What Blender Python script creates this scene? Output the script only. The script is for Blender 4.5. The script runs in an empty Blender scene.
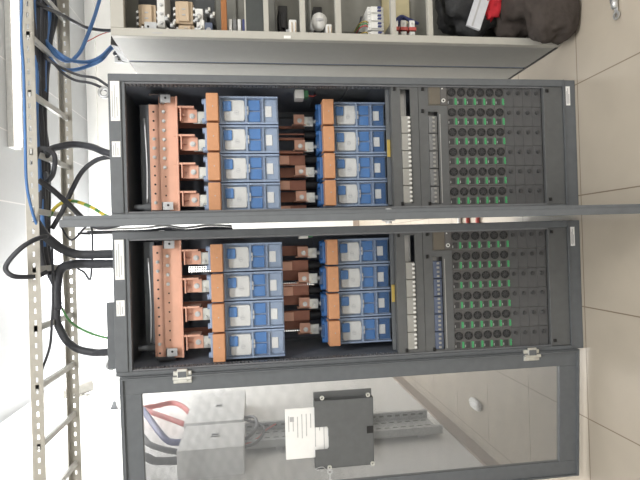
import bpy, bmesh, math, random
from mathutils import Vector, Matrix, noise
random.seed(7)
S = bpy.context.scene
COL = S.collection

# ------------------------------------------------------------------ materials
def lin(c):
    return tuple((x/255/12.92) if x/255 <= .04045 else ((x/255+.055)/1.055)**2.4 for x in c)

def mat(name, rgb, rough=.5, metal=0., var=.06, scale=30., emit=None, alpha=1., trans=0., bump=0.):
    m = bpy.data.materials.new(name); m.use_nodes = True
    nt = m.node_tree; b = nt.nodes['Principled BSDF']
    c = lin(rgb)
    tc = nt.nodes.new('ShaderNodeTexCoord'); nz = nt.nodes.new('ShaderNodeTexNoise')
    nz.inputs['Scale'].default_value = scale; nz.inputs['Detail'].default_value = 3
    nt.links.new(tc.outputs['Object'], nz.inputs['Vector'])
    r = nt.nodes.new('ShaderNodeValToRGB')
    r.color_ramp.elements[0].position = .3; r.color_ramp.elements[1].position = .7
    r.color_ramp.elements[0].color = (*[max(0, x*(1-var)) for x in c], 1)
    r.color_ramp.elements[1].color = (*[min(1, x*(1+var)) for x in c], 1)
    nt.links.new(nz.outputs['Fac'], r.inputs['Fac']); nt.links.new(r.outputs['Color'], b.inputs['Base Color'])
    b.inputs['Roughness'].default_value = rough; b.inputs['Metallic'].default_value = metal
    b.inputs['Alpha'].default_value = alpha
    if bump:
        bp = nt.nodes.new('ShaderNodeBump'); bp.inputs['Strength'].default_value = bump; bp.inputs['Distance'].default_value = .01
        nt.links.new(nz.outputs['Fac'], bp.inputs['Height']); nt.links.new(bp.outputs['Normal'], b.inputs['Normal'])
    if emit:
        b.inputs['Emission Color'].default_value = (*lin(emit[0]), 1); b.inputs['Emission Strength'].default_value = emit[1]
    return m

def perforated(name, rgb, pitch, radius, axes='XZ'):
    """sheet metal with a square grid of round holes, in object coordinates"""
    m = mat(name, rgb, .5, .1)
    nt = m.node_tree; b = nt.nodes['Principled BSDF']; out = nt.nodes['Material Output']
    tc = nt.nodes.new('ShaderNodeTexCoord'); sp = nt.nodes.new('ShaderNodeSeparateXYZ')
    nt.links.new(tc.outputs['Object'], sp.inputs[0])
    sq = []
    def M(op, a, bb=None):
        n = nt.nodes.new('ShaderNodeMath'); n.operation = op
        for i, v in enumerate((a, bb)):
            if v is None: continue
            if isinstance(v, (int, float)): n.inputs[i].default_value = v
            else: nt.links.new(v, n.inputs[i])
        return n.outputs[0]
    for ax in axes:
        d = M('DIVIDE', sp.outputs[ax], pitch); fr = M('FLOORED_MODULO', d, 1.0)
        ce = M('SUBTRACT', fr, .5); sq.append(M('MULTIPLY', ce, ce))
    hole = M('LESS_THAN', M('ADD', sq[0], sq[1]), (radius/pitch)**2)
    tr = nt.nodes.new('ShaderNodeBsdfTransparent'); mx = nt.nodes.new('ShaderNodeMixShader')
    nt.links.new(hole, mx.inputs[0]); nt.links.new(b.outputs[0], mx.inputs[1]); nt.links.new(tr.outputs[0], mx.inputs[2])
    nt.links.new(mx.outputs[0], out.inputs[0])
    return m

def floor_mat():
    m = mat('floor_tiles', (190, 180, 165), .32, 0, .03, 6)
    nt = m.node_tree; b = nt.nodes['Principled BSDF']
    src = b.inputs['Base Color'].links[0].from_socket
    tc = nt.nodes.new('ShaderNodeTexCoord'); mp = nt.nodes.new('ShaderNodeMapping')
    mp.inputs['Location'].default_value = (-.178, .012, 0)
    br = nt.nodes.new('ShaderNodeTexBrick'); br.offset = 0; br.squash = 1
    br.inputs['Scale'].default_value = 1; br.inputs['Brick Width'].default_value = .4955; br.inputs['Row Height'].default_value = .487
    br.inputs['Mortar Size'].default_value = .0028; br.inputs['Mortar Smooth'].default_value = .2
    nt.links.new(tc.outputs['Object'], mp.inputs[0]); nt.links.new(mp.outputs[0], br.inputs['Vector'])
    n2 = nt.nodes.new('ShaderNodeTexNoise'); n2.inputs['Scale'].default_value = 1.6; n2.inputs['Detail'].default_value = 6
    nt.links.new(tc.outputs['Object'], n2.inputs['Vector'])
    dr = nt.nodes.new('ShaderNodeMixRGB'); dr.blend_type = 'MULTIPLY'; dr.inputs[0].default_value = .22
    nt.links.new(src, dr.inputs[1]); nt.links.new(n2.outputs['Fac'], dr.inputs[2])
    mx = nt.nodes.new('ShaderNodeMixRGB'); mx.inputs[2].default_value = (*lin((128, 114, 98)), 1)
    nt.links.new(br.outputs['Fac'], mx.inputs[0]); nt.links.new(dr.outputs[0], mx.inputs[1])
    nt.links.new(mx.outputs[0], b.inputs['Base Color'])
    return m

def ceiling_mat():
    m = mat('ceiling_panels', (172, 175, 178), .7, 0, .01)
    nt = m.node_tree; b = nt.nodes['Principled BSDF']
    src = b.inputs['Base Color'].links[0].from_socket
    tc = nt.nodes.new('ShaderNodeTexCoord'); mp = nt.nodes.new('ShaderNodeMapping'); mp.inputs['Location'].default_value = (.18, 0, 0)
    br = nt.nodes.new('ShaderNodeTexBrick'); br.offset = 0
    br.inputs['Scale'].default_value = 1; br.inputs['Brick Width'].default_value = .62; br.inputs['Row Height'].default_value = 2.9
    br.inputs['Mortar Size'].default_value = .006
    nt.links.new(tc.outputs['Object'], mp.inputs[0]); nt.links.new(mp.outputs[0], br.inputs['Vector'])
    mx = nt.nodes.new('ShaderNodeMixRGB'); mx.inputs[2].default_value = (*lin((200, 200, 200)), 1)
    nt.links.new(br.outputs['Fac'], mx.inputs[0]); nt.links.new(src, mx.inputs[1]); nt.links.new(mx.outputs[0], b.inputs['Base Color'])
    return m

def stripe_mat(name, c1, c2, freq):
    m = mat(name, c1, .45)
    nt = m.node_tree; b = nt.nodes['Principled BSDF']
    tc = nt.nodes.new('ShaderNodeTexCoord'); w = nt.nodes.new('ShaderNodeTexWave'); w.inputs['Scale'].default_value = freq
    w.bands_direction = 'DIAGONAL'
    nt.links.new(tc.outputs['Object'], w.inputs['Vector'])
    r = nt.nodes.new('ShaderNodeValToRGB'); r.color_ramp.interpolation = 'CONSTANT'
    r.color_ramp.elements[0].color = (*lin(c1), 1); r.color_ramp.elements[1].color = (*lin(c2), 1); r.color_ramp.elements[1].position = .5
    nt.links.new(w.outputs['Fac'], r.inputs[0]); nt.links.new(r.outputs[0], b.inputs['Base Color'])
    return m

GREY   = mat('cabinet_grey', (99, 103, 107), .55)
GREYD  = mat('plate_grey', (95, 97, 98), .55)
INNER  = mat('cabinet_inside', (122, 128, 138), .6)  # interior grey lightened, haze put into the colour
BLACK  = mat('black_plastic', (28, 28, 30), .5)
RUBBER = mat('black_cable', (68, 70, 76), .5)  # black raised towards grey to put haze into the cable colour
COPPER = mat('copper', (230, 178, 154), .45, .2, .08, 12)
COPPD  = mat('shaded_copper', (178, 122, 102), .5, .25, .14, 14)  # darker copper, shade on the deeper bars put into the colour
TIN    = mat('tinned', (214, 214, 208), .35, .6, .1)
ZINC   = mat('zinc_plated', (186, 188, 190), .38, .6, .08)
STEEL  = mat('bolt_steel', (205, 207, 208), .3, .7)
ORANGE = mat('orange_bar', (206, 150, 110), .5, 0, .05, 60)
BLUE   = mat('blue_plastic', (58, 124, 196), .45)
BLUEB  = mat('blue_base', (52, 100, 158), .45)
SLATE  = mat('slate_housing', (150, 168, 196), .45)
COVER  = mat('clear_cover', (190, 205, 222), .12, 0, .02, 20, None, .07)
WHITEP = mat('white_plastic', (226, 226, 223), .5)
PAPER  = mat('paper', (240, 240, 238), .7, 0, .02)
INK    = mat('grey_print', (178, 178, 180), .7)
BEIGE  = mat('breaker_beige', (158, 157, 152), .5)
BEIGEC = mat('contactor_beige', (196, 176, 150), .55)
BRKGR  = mat('breaker_grey', (120, 121, 122), .5)
BRKBL  = mat('breaker_bluegrey', (92, 102, 124), .5)
RAILG  = mat('rail_grey', (120, 122, 126), .5)
BRKLT  = mat('strip_grey', (158, 158, 156), .5)
MODULE = mat('module_dark', (98, 97, 97), .5)
MODUL2 = mat('blank_dark', (86, 87, 89), .5)
FAN    = mat('fan_dark', (40, 42, 44), .5)
FANH   = mat('fan_hub', (66, 67, 69), .5)
GREEN  = mat('green_latch', (72, 158, 104), .4, 0, .05, 30)
LED    = mat('green_led', (120, 240, 160), .4, 0, .02, 30, ((90, 235, 140), .6))
CTRL   = mat('controller_taupe', (112, 107, 99), .5)
BRASS  = mat('brass', (196, 172, 96), .4, .5)
CREAM  = mat('light_cabinet_shaded', (152, 152, 147), .5, 0, .02)  # front paint darkened, shade of the side panels put into the colour
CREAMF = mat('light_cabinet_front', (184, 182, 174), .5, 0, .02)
CREAMB = mat('mounting_plate', (128, 128, 122), .45, .1, .04)
DBLUE  = mat('blue_gasket', (84, 96, 122), .6)
WALL   = mat('white_wall', (238, 238, 236), .7, 0, .015, 3)
RAIL   = mat('ladder_beige', (178, 174, 164), .5)
CBLUE  = mat('blue_cable', (86, 130, 190), .45)  # blue paled, with the haze over the cables in its colour
CGREEN = mat('green_cable', (92, 150, 92), .5)
CRED   = mat('red_cable', (186, 88, 82), .5)
CNAVY  = mat('navy_cable', (66, 74, 124), .5)
GY     = stripe_mat('green_yellow', (96, 150, 84), (214, 196, 84), 6)
BRUSH  = mat('brushed_box', (226, 227, 227), .45, .0, .015, 40)
TRAYM  = mat('galvanised_tray', (182, 185, 185), .45, .3, .08)
SKIRT  = mat('skirting', (166, 152, 140), .5)
BAGBR  = mat('brown_fabric', (64, 57, 53), .9, 0, .12, 40, None, 1, 0, .4)
BAGBK  = mat('black_fabric', (34, 35, 37), .7, 0, .2, 30, None, 1, 0, .5)
REDF   = mat('red_fabric', (190, 36, 48), .75, 0, .15, 25, None, 1, 0, .3)
MESH   = perforated('perforated_sheet', (118, 120, 122), .0044, .00178)
MESHB  = perforated('perforated_back', (60, 64, 70), .012, .0050)
LAMP   = mat('lamp_glow', (255, 255, 255), .5, 0, 0, 5, ((255, 250, 240), 30))
TUBE   = mat('tube_diffuser', (250, 250, 248), .5, 0, 0, 5, ((255, 253, 250), 1.6))
FLOOR, CEIL = floor_mat(), ceiling_mat()

# ------------------------------------------------------------------ mesh builder
class MB:
    def __init__(s): s.b = bmesh.new()
    def box(s, x0, x1, y0, y1, z0, z1, bev=0., M=None):
        vs = [s.b.verts.new(v) for v in ((x0,y0,z0),(x1,y0,z0),(x1,y1,z0),(x0,y1,z0),(x0,y0,z1),(x1,y0,z1),(x1,y1,z1),(x0,y1,z1))]
        fs = [s.b.faces.new([vs[i] for i in f]) for f in ((0,3,2,1),(4,5,6,7),(0,1,5,4),(1,2,6,5),(2,3,7,6),(3,0,4,7))]
        if bev:
            es = list({e for f in fs for e in f.edges})
            r = bmesh.ops.bevel(s.b, geom=es, offset=bev, segments=2, profile=.5, affect='EDGES')
            vs = list({v for f in r['faces'] for v in f.verts} | {v for v in vs if v.is_valid})
        if M is not None: bmesh.ops.transform(s.b, matrix=M, verts=vs)
        return s
    def prism(s, pts, axis, a0, a1, bev=0.):
        """pts: 2-D outline; axis 'x' -> (y,z), 'y' -> (x,z), 'z' -> (x,y)"""
        f = {'x': lambda p, a: (a, p[0], p[1]), 'y': lambda p, a: (p[0], a, p[1]), 'z': lambda p, a: (p[0], p[1], a)}[axis]
        A = [s.b.verts.new(f(p, a0)) for p in pts]; B = [s.b.verts.new(f(p, a1)) for p in pts]
        n = len(pts); fs = [s.b.faces.new(A), s.b.faces.new(B[::-1])]
        for i in range(n): fs.append(s.b.faces.new((A[i], B[i], B[(i+1) % n], A[(i+1) % n])))
        bmesh.ops.recalc_face_normals(s.b, faces=fs)
        if bev:
            es = [e for e in fs[0].edges] + [e for e in fs[1].edges]
            bmesh.ops.bevel(s.b, geom=es, offset=bev, segments=1, affect='EDGES')
        return s
    def cyl(s, c, r, l, axis='y', n=20, r2=None):
        """cylinder from c along +axis for l"""
        d = {'x': Vector((1,0,0)), 'y': Vector((0,1,0)), 'z': Vector((0,0,1))}[axis] if isinstance(axis, str) else Vector(axis).normalized()
        q = d.to_track_quat('Z', 'Y').to_matrix().to_4x4(); c = Vector(c)
        bmesh.ops.create_cone(s.b, cap_ends=True, segments=n, radius1=r, radius2=r if r2 is None else r2, depth=l, matrix=Matrix.Translation(c + d*l/2) @ q)
        return s
    def ring(s, c, ro, ri, l, axis='y', n=24):
        d = {'x': Vector((1,0,0)), 'y': Vector((0,1,0)), 'z': Vector((0,0,1))}[axis] if isinstance(axis, str) else Vector(axis).normalized()
        q = d.to_track_quat('Z', 'Y').to_matrix(); c = Vector(c); L = []
        for r, h in ((ro,0),(ro,l),(ri,l),(ri,0)):
            L.append([s.b.verts.new(c + q @ Vector((r*math.cos(2*math.pi*k/n), r*math.sin(2*math.pi*k/n), h))) for k in range(n)])
        for a in range(4):
            A, B = L[a], L[(a+1) % 4]
            for k in range(n): s.b.faces.new((A[k], A[(k+1) % n], B[(k+1) % n], B[k]))
        return s
    def tube(s, pts, r, n=10, sub=6):
        P = [Vector(p) for p in pts]; Q = []
        if sub > 1 and len(P) > 2:
            E = [P[0]*2-P[1]] + P + [P[-1]*2-P[-2]]
            for i in range(1, len(E)-2):
                a, b, c, d = E[i-1:i+3]
                for k in range(sub):
                    t = k/sub
                    Q.append(.5*((2*b)+(c-a)*t+(2*a-5*b+4*c-d)*t*t+(3*b-a-3*c+d)*t**3))
            Q.append(P[-1])
        else: Q = P
        nrm = None; prev = None
        for i, p in enumerate(Q):
            t = (Q[min(i+1, len(Q)-1)] - Q[max(i-1, 0)]).normalized()
            if nrm is None: nrm = t.orthogonal().normalized()
            nrm = (nrm - t*nrm.dot(t)).normalized(); bi = t.cross(nrm)
            L = [s.b.verts.new(p + (nrm*math.cos(2*math.pi*k/n) + bi*math.sin(2*math.pi*k/n))*r) for k in range(n)]
            if prev:
                for k in range(n): s.b.faces.new((prev[k], prev[(k+1) % n], L[(k+1) % n], L[k]))
            else: s.b.faces.new(L[::-1])
            prev = L
        s.b.faces.new(prev)
        return s
    def blob(s, c, rad, seed=0, amp=.25, freq=2.2, power=2.6, floor=None, sub=4):
        r = bmesh.ops.create_icosphere(s.b, subdivisions=sub, radius=1)
        for v in r['verts']:
            p = v.co.copy()
            k = (abs(p.x)**power + abs(p.y)**power + abs(p.z)**power)**(-1/power)
            p *= k
            n_ = noise.fractal(p*freq + Vector((seed*7.3, seed*3.1, seed)), .9, 2.1, 4)
            ridge = abs(noise.noise(p*freq*1.7 + Vector((seed, seed*2, 5))))
            p *= 1 + amp*n_*.6 - amp*.45*ridge
            q = Vector((p.x*rad[0], p.y*rad[1], p.z*rad[2])) + Vector(c)
            if floor is not None and q.z < floor: q.z = floor + (q.z-floor)*.02
            v.co = q
        return s
    def build(s, name, m, parent=None, smooth=False, label=None):
        me = bpy.data.meshes.new(name); bmesh.ops.recalc_face_normals(s.b, faces=s.b.faces[:]); s.b.to_mesh(me); s.b.free()
        me.materials.append(m)
        for p in me.polygons: p.use_smooth = smooth
        o = bpy.data.objects.new(name, me); COL.objects.link(o)
        if parent: o.parent = parent
        if label: o['label'] = label
        return o

def tag(o, label, cat, group=None):
    o['label'] = label; o['category'] = cat
    if group: o['group'] = group
    return o
def thing(name, loc, label, cat, group=None, rz=0):
    o = bpy.data.objects.new(name, None); COL.objects.link(o); o.location = loc; o.rotation_euler.z = rz
    o.empty_display_size = .05
    return tag(o, label, cat, group)
def struct(mb, name, m):
    o = mb.build(name, m); o['kind'] = 'structure'; return o
KIDS = {}
def dup(root, loc, label, group=None):
    def cp(o, par):
        c = o.copy(); COL.objects.link(c)
        if par: c.parent = par
        for ch in KIDS.get(o.name) or [x for x in o.children]: cp(ch, c)
        return c
    r = cp(root, None); r.location = loc; r['label'] = label
    if group: r['group'] = group
    return r
ORD = ['first', 'second', 'third', 'fourth', 'fifth', 'sixth', 'seventh', 'eighth']

# ------------------------------------------------------------------ the room
XL, YB, HC = -1.396, 4.72, 3.555
struct(MB().box(XL-.1, 3.4, -4.5, YB+.1, -.1, 0), 'floor', FLOOR)
struct(MB().box(XL-.1, 3.4, -4.5, YB+.1, HC, HC+.1), 'ceiling', CEIL)
struct(MB().box(XL-.1, XL, -4.5, YB+.1, 0, HC), 'wall_left', WALL)
struct(MB().box(XL, 3.4, YB, YB+.1, 0, HC), 'wall_back', WALL)
struct(MB().box(3.3, 3.4, -4.5, YB, 0, HC), 'wall_right', WALL)
struct(MB().box(XL, 3.3, -4.6, -4.5, 0, HC), 'wall_front', WALL)
struct(MB().box(XL, XL+.014, -4.5, YB, 0, .085).box(XL, XL+.018, -4.5, YB, .078, .09), 'baseboard_left', SKIRT)
struct(MB().box(XL, 3.3, YB-.014, YB, 0, .085), 'baseboard_back', SKIRT)
struct(MB().box(XL, 3.3, YB-.05, YB, 3.42, 3.46).box(XL, 3.3, YB-.03, YB, 3.46, 3.50), 'trim_1', WALL)

# ------------------------------------------------------------------ dark power cabinets
W, H, DEP = .5717, 2.0, .6
XA, XB = .124, -.504

def bolt(mb, x, y, z, r=.0075):
    mb.cyl((x, y-.004, z), r, .004, 'y', 12); mb.cyl((x, y-.010, z), r*.72, .006, 'y', 6)
    return mb

def cabinet(x0, label, lower):
    t = thing('power_cabinet', (x0, 0, 0), label, 'electrical cabinet', 'dark power cabinets')
    f = MB()
    for xa, xb in ((0, .017), (W-.03, W)):
        f.box(xa, xb, 0, .045, .06, H, .003); f.box(xa, xb, DEP-.04, DEP, .0, H, .003)
    f.box(.017, W-.03, 0, .045, 1.951, H, .003); f.box(.03, W-.03, DEP-.04, DEP, 1.951, H, .003); f.box(.03, W-.03, DEP-.04, DEP, 0, .06)
    f.box(.017, W-.03, .006, .03, 1.938, 1.952); f.build('frame', GREY, t)
    MB().box(0, W, .004, .05, 0, .06, .003).box(0, W, 0, .05, .054, .06).build('plinth', GREY, t)
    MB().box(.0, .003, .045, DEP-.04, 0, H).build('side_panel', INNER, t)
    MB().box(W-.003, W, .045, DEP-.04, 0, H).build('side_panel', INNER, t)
    MB().box(0.003, W-.003, .195, DEP-.04, H-.012, H-.002).build('roof_panel', GREY, t)
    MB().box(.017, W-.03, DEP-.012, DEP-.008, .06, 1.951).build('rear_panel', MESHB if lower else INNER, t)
    if lower:
        xs = [.017, .048, .072, .186, .208, .278, .302, .372, .404, W-.03]
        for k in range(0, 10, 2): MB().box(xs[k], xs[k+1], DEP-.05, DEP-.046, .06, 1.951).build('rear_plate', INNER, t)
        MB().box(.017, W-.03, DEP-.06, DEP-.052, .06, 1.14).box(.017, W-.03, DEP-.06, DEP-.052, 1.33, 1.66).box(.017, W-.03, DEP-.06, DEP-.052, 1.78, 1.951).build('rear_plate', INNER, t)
    # perforated mounting rails just behind the posts
    for xa in (.017, W-.036):
        r = MB()
        z = .15
        while z < 1.93:
            r.box(xa, xa+.006, .012, .05, z+.006, z+.016); z += .016
        r.box(xa, xa+.006, .010, .016, .15, 1.938); r.box(xa, xa+.006, .046, .05, .15, 1.938)
        r.build('slotted_rail', RAILG, t)
    # header and plinth stickers
    def sticker(xa, xb, za, zb, y=-.0008):
        s_ = MB().box(xa, xb, y, y+.0012, za, zb).build('sticker', PAPER, t, label='white sticker with small grey print')
        p = MB(); w = xb-xa
        for i, (q, a, b) in enumerate(((.2, .1, .75), (.45, .06, .9), (.7, .12, .6))):
            zz = za + (zb-za)*(1-q); p.box(xa+w*a, xa+w*b, y-.0005, y, zz-.0014, zz+.0014)
        p.build('print', INK, s_)
    sticker(.383, .541, 1.956, 1.991); sticker(.24, .302, 1.958, 1.99)
    sticker(.458, .543, .026, .046, .0032)
    # covers below the modules and breaker cover plates with open slots
    c = MB().box(.018, W-.030, .008, .03, .0595, .151, .002).build('lower_cover', GREYD, t)
    for xa in (.516, .034): MB().box(xa, xa+.014, .003, .009, .128, .142, .002).build('latch', BLACK, c, label='black quarter-turn latch')
    def cover(z0, z1, x1, slots, lat):
        sx0, sx1, sz0, sz1 = slots
        p = MB().box(.018, sx0, .016, .022, z0, z1).box(sx1, x1, .016, .022, z0, z1).box(sx0, sx1, .016, .022, z0, sz0).box(sx0, sx1, .016, .022, sz1, z1)
        p = p.box(.018, x1, .022, .045, z0, z0+.002).box(.018, x1, .022, .045, z1-.002, z1).box(.018, sx0, .0155, .0165, z0, z0+.0015)
        o = p.build('cover_plate', GREYD, t)
        for xa, za in lat: MB().box(xa, xa+.016, .009, .017, za, za+.011, .002).build('latch', BLACK, o, label='black quarter-turn latch')
        return o
    cover(.727, .846, W-.031, (.036, .526, .762, .806), ((.519, .827), (.026, .806)))
    cover(.596, .725, .452, (.030, .430, .640, .684), ((.424, .703), (.024, .684)))
    o = MB().box(.452, W-.031, .016, .022, .682, .725).box(.452, .457, .016, .022, .596, .682).build('cover_plate', GREYD, t)
    MB().box(.52, .534, .009, .017, .700, .712, .002).build('latch', BLACK, o, label='black quarter-turn latch')
    for z in (.795, .668): MB().box(.034, W-.034, .055, .058, z-.022, z+.014).box(.034, W-.034, .05, .055, z-.024, z-.020).box(.034, W-.034, .05, .055, z+.012, z+.016).build('mounting_rail', ZINC, t)
    MB().box(.034, .42, .0155, .02, .629, .633).build('light_strip', BRKLT, t)
    # vertical divider beside the lower fuse stack, brass strip
    MB().box(.032, W-.032, .05, .055, .846, .862).box(.032, W-.032, .055, .10, .846, .850).build('crossmember', GREY, t)
    MB().box(.24, .315, .042, .048, .848, .862, .001).build('earth_strip', BRASS, t)
    # upper interior: trunking and rod
    MB().box(.04, W-.04, .30, .36, 1.90, 1.945).box(.04, W-.04, .28, .30, 1.895, 1.90).build('wiring_trunk', GREY, t)
    MB().tube([(.08, .27, 1.915), (.25, .27, 1.912), (.46, .27, 1.918)], .006, 8).build('control_rod', ZINC, t, True)
    # copper busbars
    bf = MB().box(.025, .535, .18, .19, 1.768, 1.840, .0015).box(.025, .535, .172, .19, 1.760, 1.769, .0015).build('busbar', COPPER, t)
    br = MB().box(.02, .515, .235, .245, 1.80, 1.893, .0015).build('busbar', COPPER, t)
    nf, nb = (8, 4) if not lower else (5, 2)
    for k in range(12):
        x = .508 - k*.0405
        if x < .05: break
        if k < nf: bolt(MB(), x, .18, 1.820).build('bolt', STEEL, bf, label='steel hexagon bolt')
        else: MB().cyl((x, .1785, 1.818), .0035, .002, 'y', 10).build('hole', BLACK, bf)
    for k in range(12):
        x = .482 - k*.0405
        if x < .035: break
        on = (2 < k < 6 or k > 9) if not lower else (0 < k < 3 or k == 10)
        if on: bolt(MB(), x, .235, 1.873).build('bolt', STEEL, br, label='steel hexagon bolt')
        else: MB().cyl((x, .2335, 1.873), .0045, .002, 'y', 10).build('hole', BLACK, br)
    MB().cyl((.06, .255, 1.878), .012, .09, 'z', 14).cyl((.06, .255, 1.895), .018, .03, 'z', 14).build('insulator', GREY, t, label='grey stand-off insulator')
    for xa, sgn in ((.500, 1), (.038, -1)):
        xe = W-.003 if sgn > 0 else .003
        b = MB().box(xa, xa+.034, .150, .154, 1.785, 1.832)
        b.box(xa, xa+.034, .150, .178, 1.828, 1.832)
        xi = xa+.034 if sgn > 0 else xa
        b.prism([(xi, .150), (xe, .22), (xe, .224), (xi, .154)], 'z', 1.80, 1.875)
        b.prism([(xi, .150), (xe, .22), (xe, .26), (xi, .17)], 'z', 1.872, 1.875)
        o = b.build('bracket', ZINC, t, label='zinc plated busbar bracket')
        MB().cyl((xa+.02, .1485, 1.806), .005, .002, 'y', 10).build('hole', BLACK, o)
    # links from the busbar down to the upper fuse stack
    for k in range(4):
        xc = .459 - k*.124
        zo = -.010
        l = MB().box(xc-.032, xc+.026, .205, .211, 1.690, 1.755, .001).box(xc-.032, xc+.034, .172, .211, 1.755, 1.760).box(xc+.026, xc+.034, .175, .26, 1.70, 1.790)
        l.prism([(.172, 1.758), (.205, 1.758), (.205, 1.735)], 'x', xc-.006, xc-.002)
        for v in l.b.verts: v.co.z += zo
        o = l.build('copper_link', COPPER, t)
        bolt(MB(), xc-.004, .205, 1.702, .012).build('bolt', STEEL, o, label='steel hexagon bolt')
        o2 = MB().box(xc-.034, xc+.020, .212, .222, 1.642, 1.698, .002).cyl((xc-.022, .200, 1.668), .009, .012, 'y', 12).build('tinned_lug', TIN, t, label='bright tinned lug')
        MB().cyl((xc-.022, .196, 1.668), .005, .004, 'y', 6).build('bolt', STEEL, o2)
        MB().box(xc-.020, xc+.035, .36, .372, 1.60, 1.80).build('riser_bar', COPPD, t)
    # links and risers between the stacks
    for k in range(4):
        xc = .464 - k*.121
        o = MB().box(xc-.026, xc+.026, .300, .306, 1.192, 1.243, .001).box(xc-.026, xc-.021, .30, .37, 1.185, 1.25).build('copper_link', COPPER, t)
        bolt(MB(), xc-.004, .30, 1.215, .011).build('bolt', STEEL, o, label='steel hexagon bolt')
        o2 = MB().box(xc-.030, xc+.018, .307, .318, 1.150, 1.196, .002).cyl((xc-.012, .297, 1.17), .009, .010, 'y', 12).cyl((xc-.006, .312, 1.10), .011, .05, 'z', 12).build('tinned_lug', TIN, t, label='bright tinned lug')
        MB().cyl((xc-.012, .293, 1.17), .005, .004, 'y', 6).build('bolt', STEEL, o2)
        if k < 3 or not lower:
            xr = xc-.062
            thin = k == 0 and not lower
            rb = MB().box(xr-.026, xr+(-.014 if thin else .022), .34, .352, 1.185, 1.34, .001)
            if thin: rb.box(xr+.0, xr+.006, .34, .352, 1.185, 1.34)
            if k == 1: rb.box(xr+.026, xr+.034, .31, .352, 1.20, 1.34)
            o = rb.build('riser_bar', COPPD, t)
            if not thin: MB().box(xr-.024, xr+.018, .325, .34, 1.268, 1.335, .001).build('lit_strip', COPPER, o, label='bright copper strip for the lit part of the bar')  # brighter strip paints the light falling on the riser bar
            MB().cyl((xr-.002, .346, 1.13), .024, .06, 'z', 16).build('sleeve', BLACK, o, label='black heat-shrink sleeve')
        MB().box(xc-.018, xc+(.03 if k > 1 or lower else -.006), .40, .412, 1.185, 1.36).build('riser_bar', COPPD, t)
    # partition plates on the right wall behind the stacks
    o = MB().box(W-.045, W-.006, .16, .22, 1.205, 1.245, .002).build('terminal_block', WHITEP, t, label='pale terminal block on the side wall')
    MB().box(W-.04, W-.012, .155, .20, 1.185, 1.204, .001).build('connector', mat('green_connector', (70, 120, 84), .5), o)
    MB().tube([(W-.03, .17, 1.19), (W-.03, .18, 1.165), (W-.02, .2, 1.15)], .004, 8).build('wire', CRED, o, True)
    for za, zb in ((1.02, 1.15), (.90, 1.01)): MB().box(W-.010, W-.004, .10, .45, za, zb).build('partition_plate', GREY, t)
    # lifting eye on the roof
    ex = .525 if not lower else .03
    MB().cyl((ex, .10, H-.002), .012, .022, 'z', 14).ring((ex, .095, H+.042), .024, .013, .010, 'y').build('lifting_eye', ZINC, t, True)
    return t

CA = cabinet(XA, 'dark grey power cabinet in the middle, its open door seen edge-on', False)
CB = cabinet(XB, 'dark grey power cabinet between the middle cabinet and the swung-open mesh door', True)
MB().box(.02, .29, .06, .075, H-.003, H+.045, .002).build('gland_plate', GREY, CB)

def door(t, angle, hy):
    fr = MB()
    z0, z1 = .03, 1.985
    for a, b in ((0, .070), (W-.072, W)): fr.box(a, b, -.022, 0, z0, z1, .002)
    fr.box(.07, W-.072, -.022, 0, z0, .128, .002); fr.box(.07, W-.072, -.022, 0, 1.902, z1, .002)
    fr.box(.004, .010, 0, .010, z0+.01, z1-.01).box(W-.010, W-.004, 0, .010, z0+.01, z1-.01).box(.01, W-.01, 0, .010, z0+.01, z0+.016).box(.01, W-.01, 0, .010, z1-.016, z1-.01)
    d = fr.build('door', GREY, t); d.location = (0, hy, 0); d.rotation_euler.z = -math.radians(angle)
    MB().box(.065, W-.067, -.006, -.0045, .12, 1.91).build('perforated_panel', MESH, d)
    l = MB().cyl((W-.016, -.034, 1.03), .010, .046, 'y', 14).box(W-.030, W-.004, -.027, -.022, 1.012, 1.048, .002).box(W-.030, W-.004, 0, .004, 1.012, 1.048, .002)
    l.build('lock_handle', ZINC, d)
    return d
DA = door(CA, 93.7, 0)
DB = door(CB, 183.2, -.012)
for z in (1.742, .26):
    b = MB().box(-.036, .012, -.016, -.004, z-.036, z+.036, .003).box(-.03, .022, -.024, -.014, z-.02, z+.02, .003)
    b.cyl((-.014, -.02, z-.036), .008, .072, 'z', 12)
    o = b.build('hinge', TIN, CB, label='bright steel hinge'); MB().box(-.014, .012, -.027, -.023, z-.016, z+.016).build('hinge_slot', GREY, o)
for z in (1.742, .26):
    MB().cyl((-.004, -.006, z-.036), .007, .072, 'z', 12).build('hinge', TIN, CA, label='bright steel hinge')

# document pocket on the inside of the open door (door coordinates)
pk = MB()
u0, u1, za, zb = .135, .420, .977, 1.222
pk.prism([(u0, za), (u1, za), (u1, zb), (.338, zb), (.338, 1.172), (.330, 1.166), (.252, 1.166), (.244, 1.172), (.244, zb), (u0, zb)], 'y', .032, .034)
pk.box(u0, u0+.002, .002, .034, za, zb).box(u1-.002, u1, .002, .034, za, zb).box(u0, u1, .002, .034, za, za+.002).box(u0, u1, .002, .0035, za, zb)
pk.box(u0-.026, u0, .002, .004, za, zb).box(u1, u1+.008, .002, .004, za, zb)
P = pk.build('document_pocket', GREYD, DB, label='grey sheet-metal document pocket')
for u, z in ((u0-.012, 1.19), (u0-.012, 1.0), (u1-.006, 1.165), (u1-.006, .985)):
    MB().ring((u, .034, z), .009, .004, .006, 'y', 14).build('screw', TIN, P)
MB().box(.255, .285, .0345, .036, .98, 1.006, .0).build('thumb_slot', BLACK, P)

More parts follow.
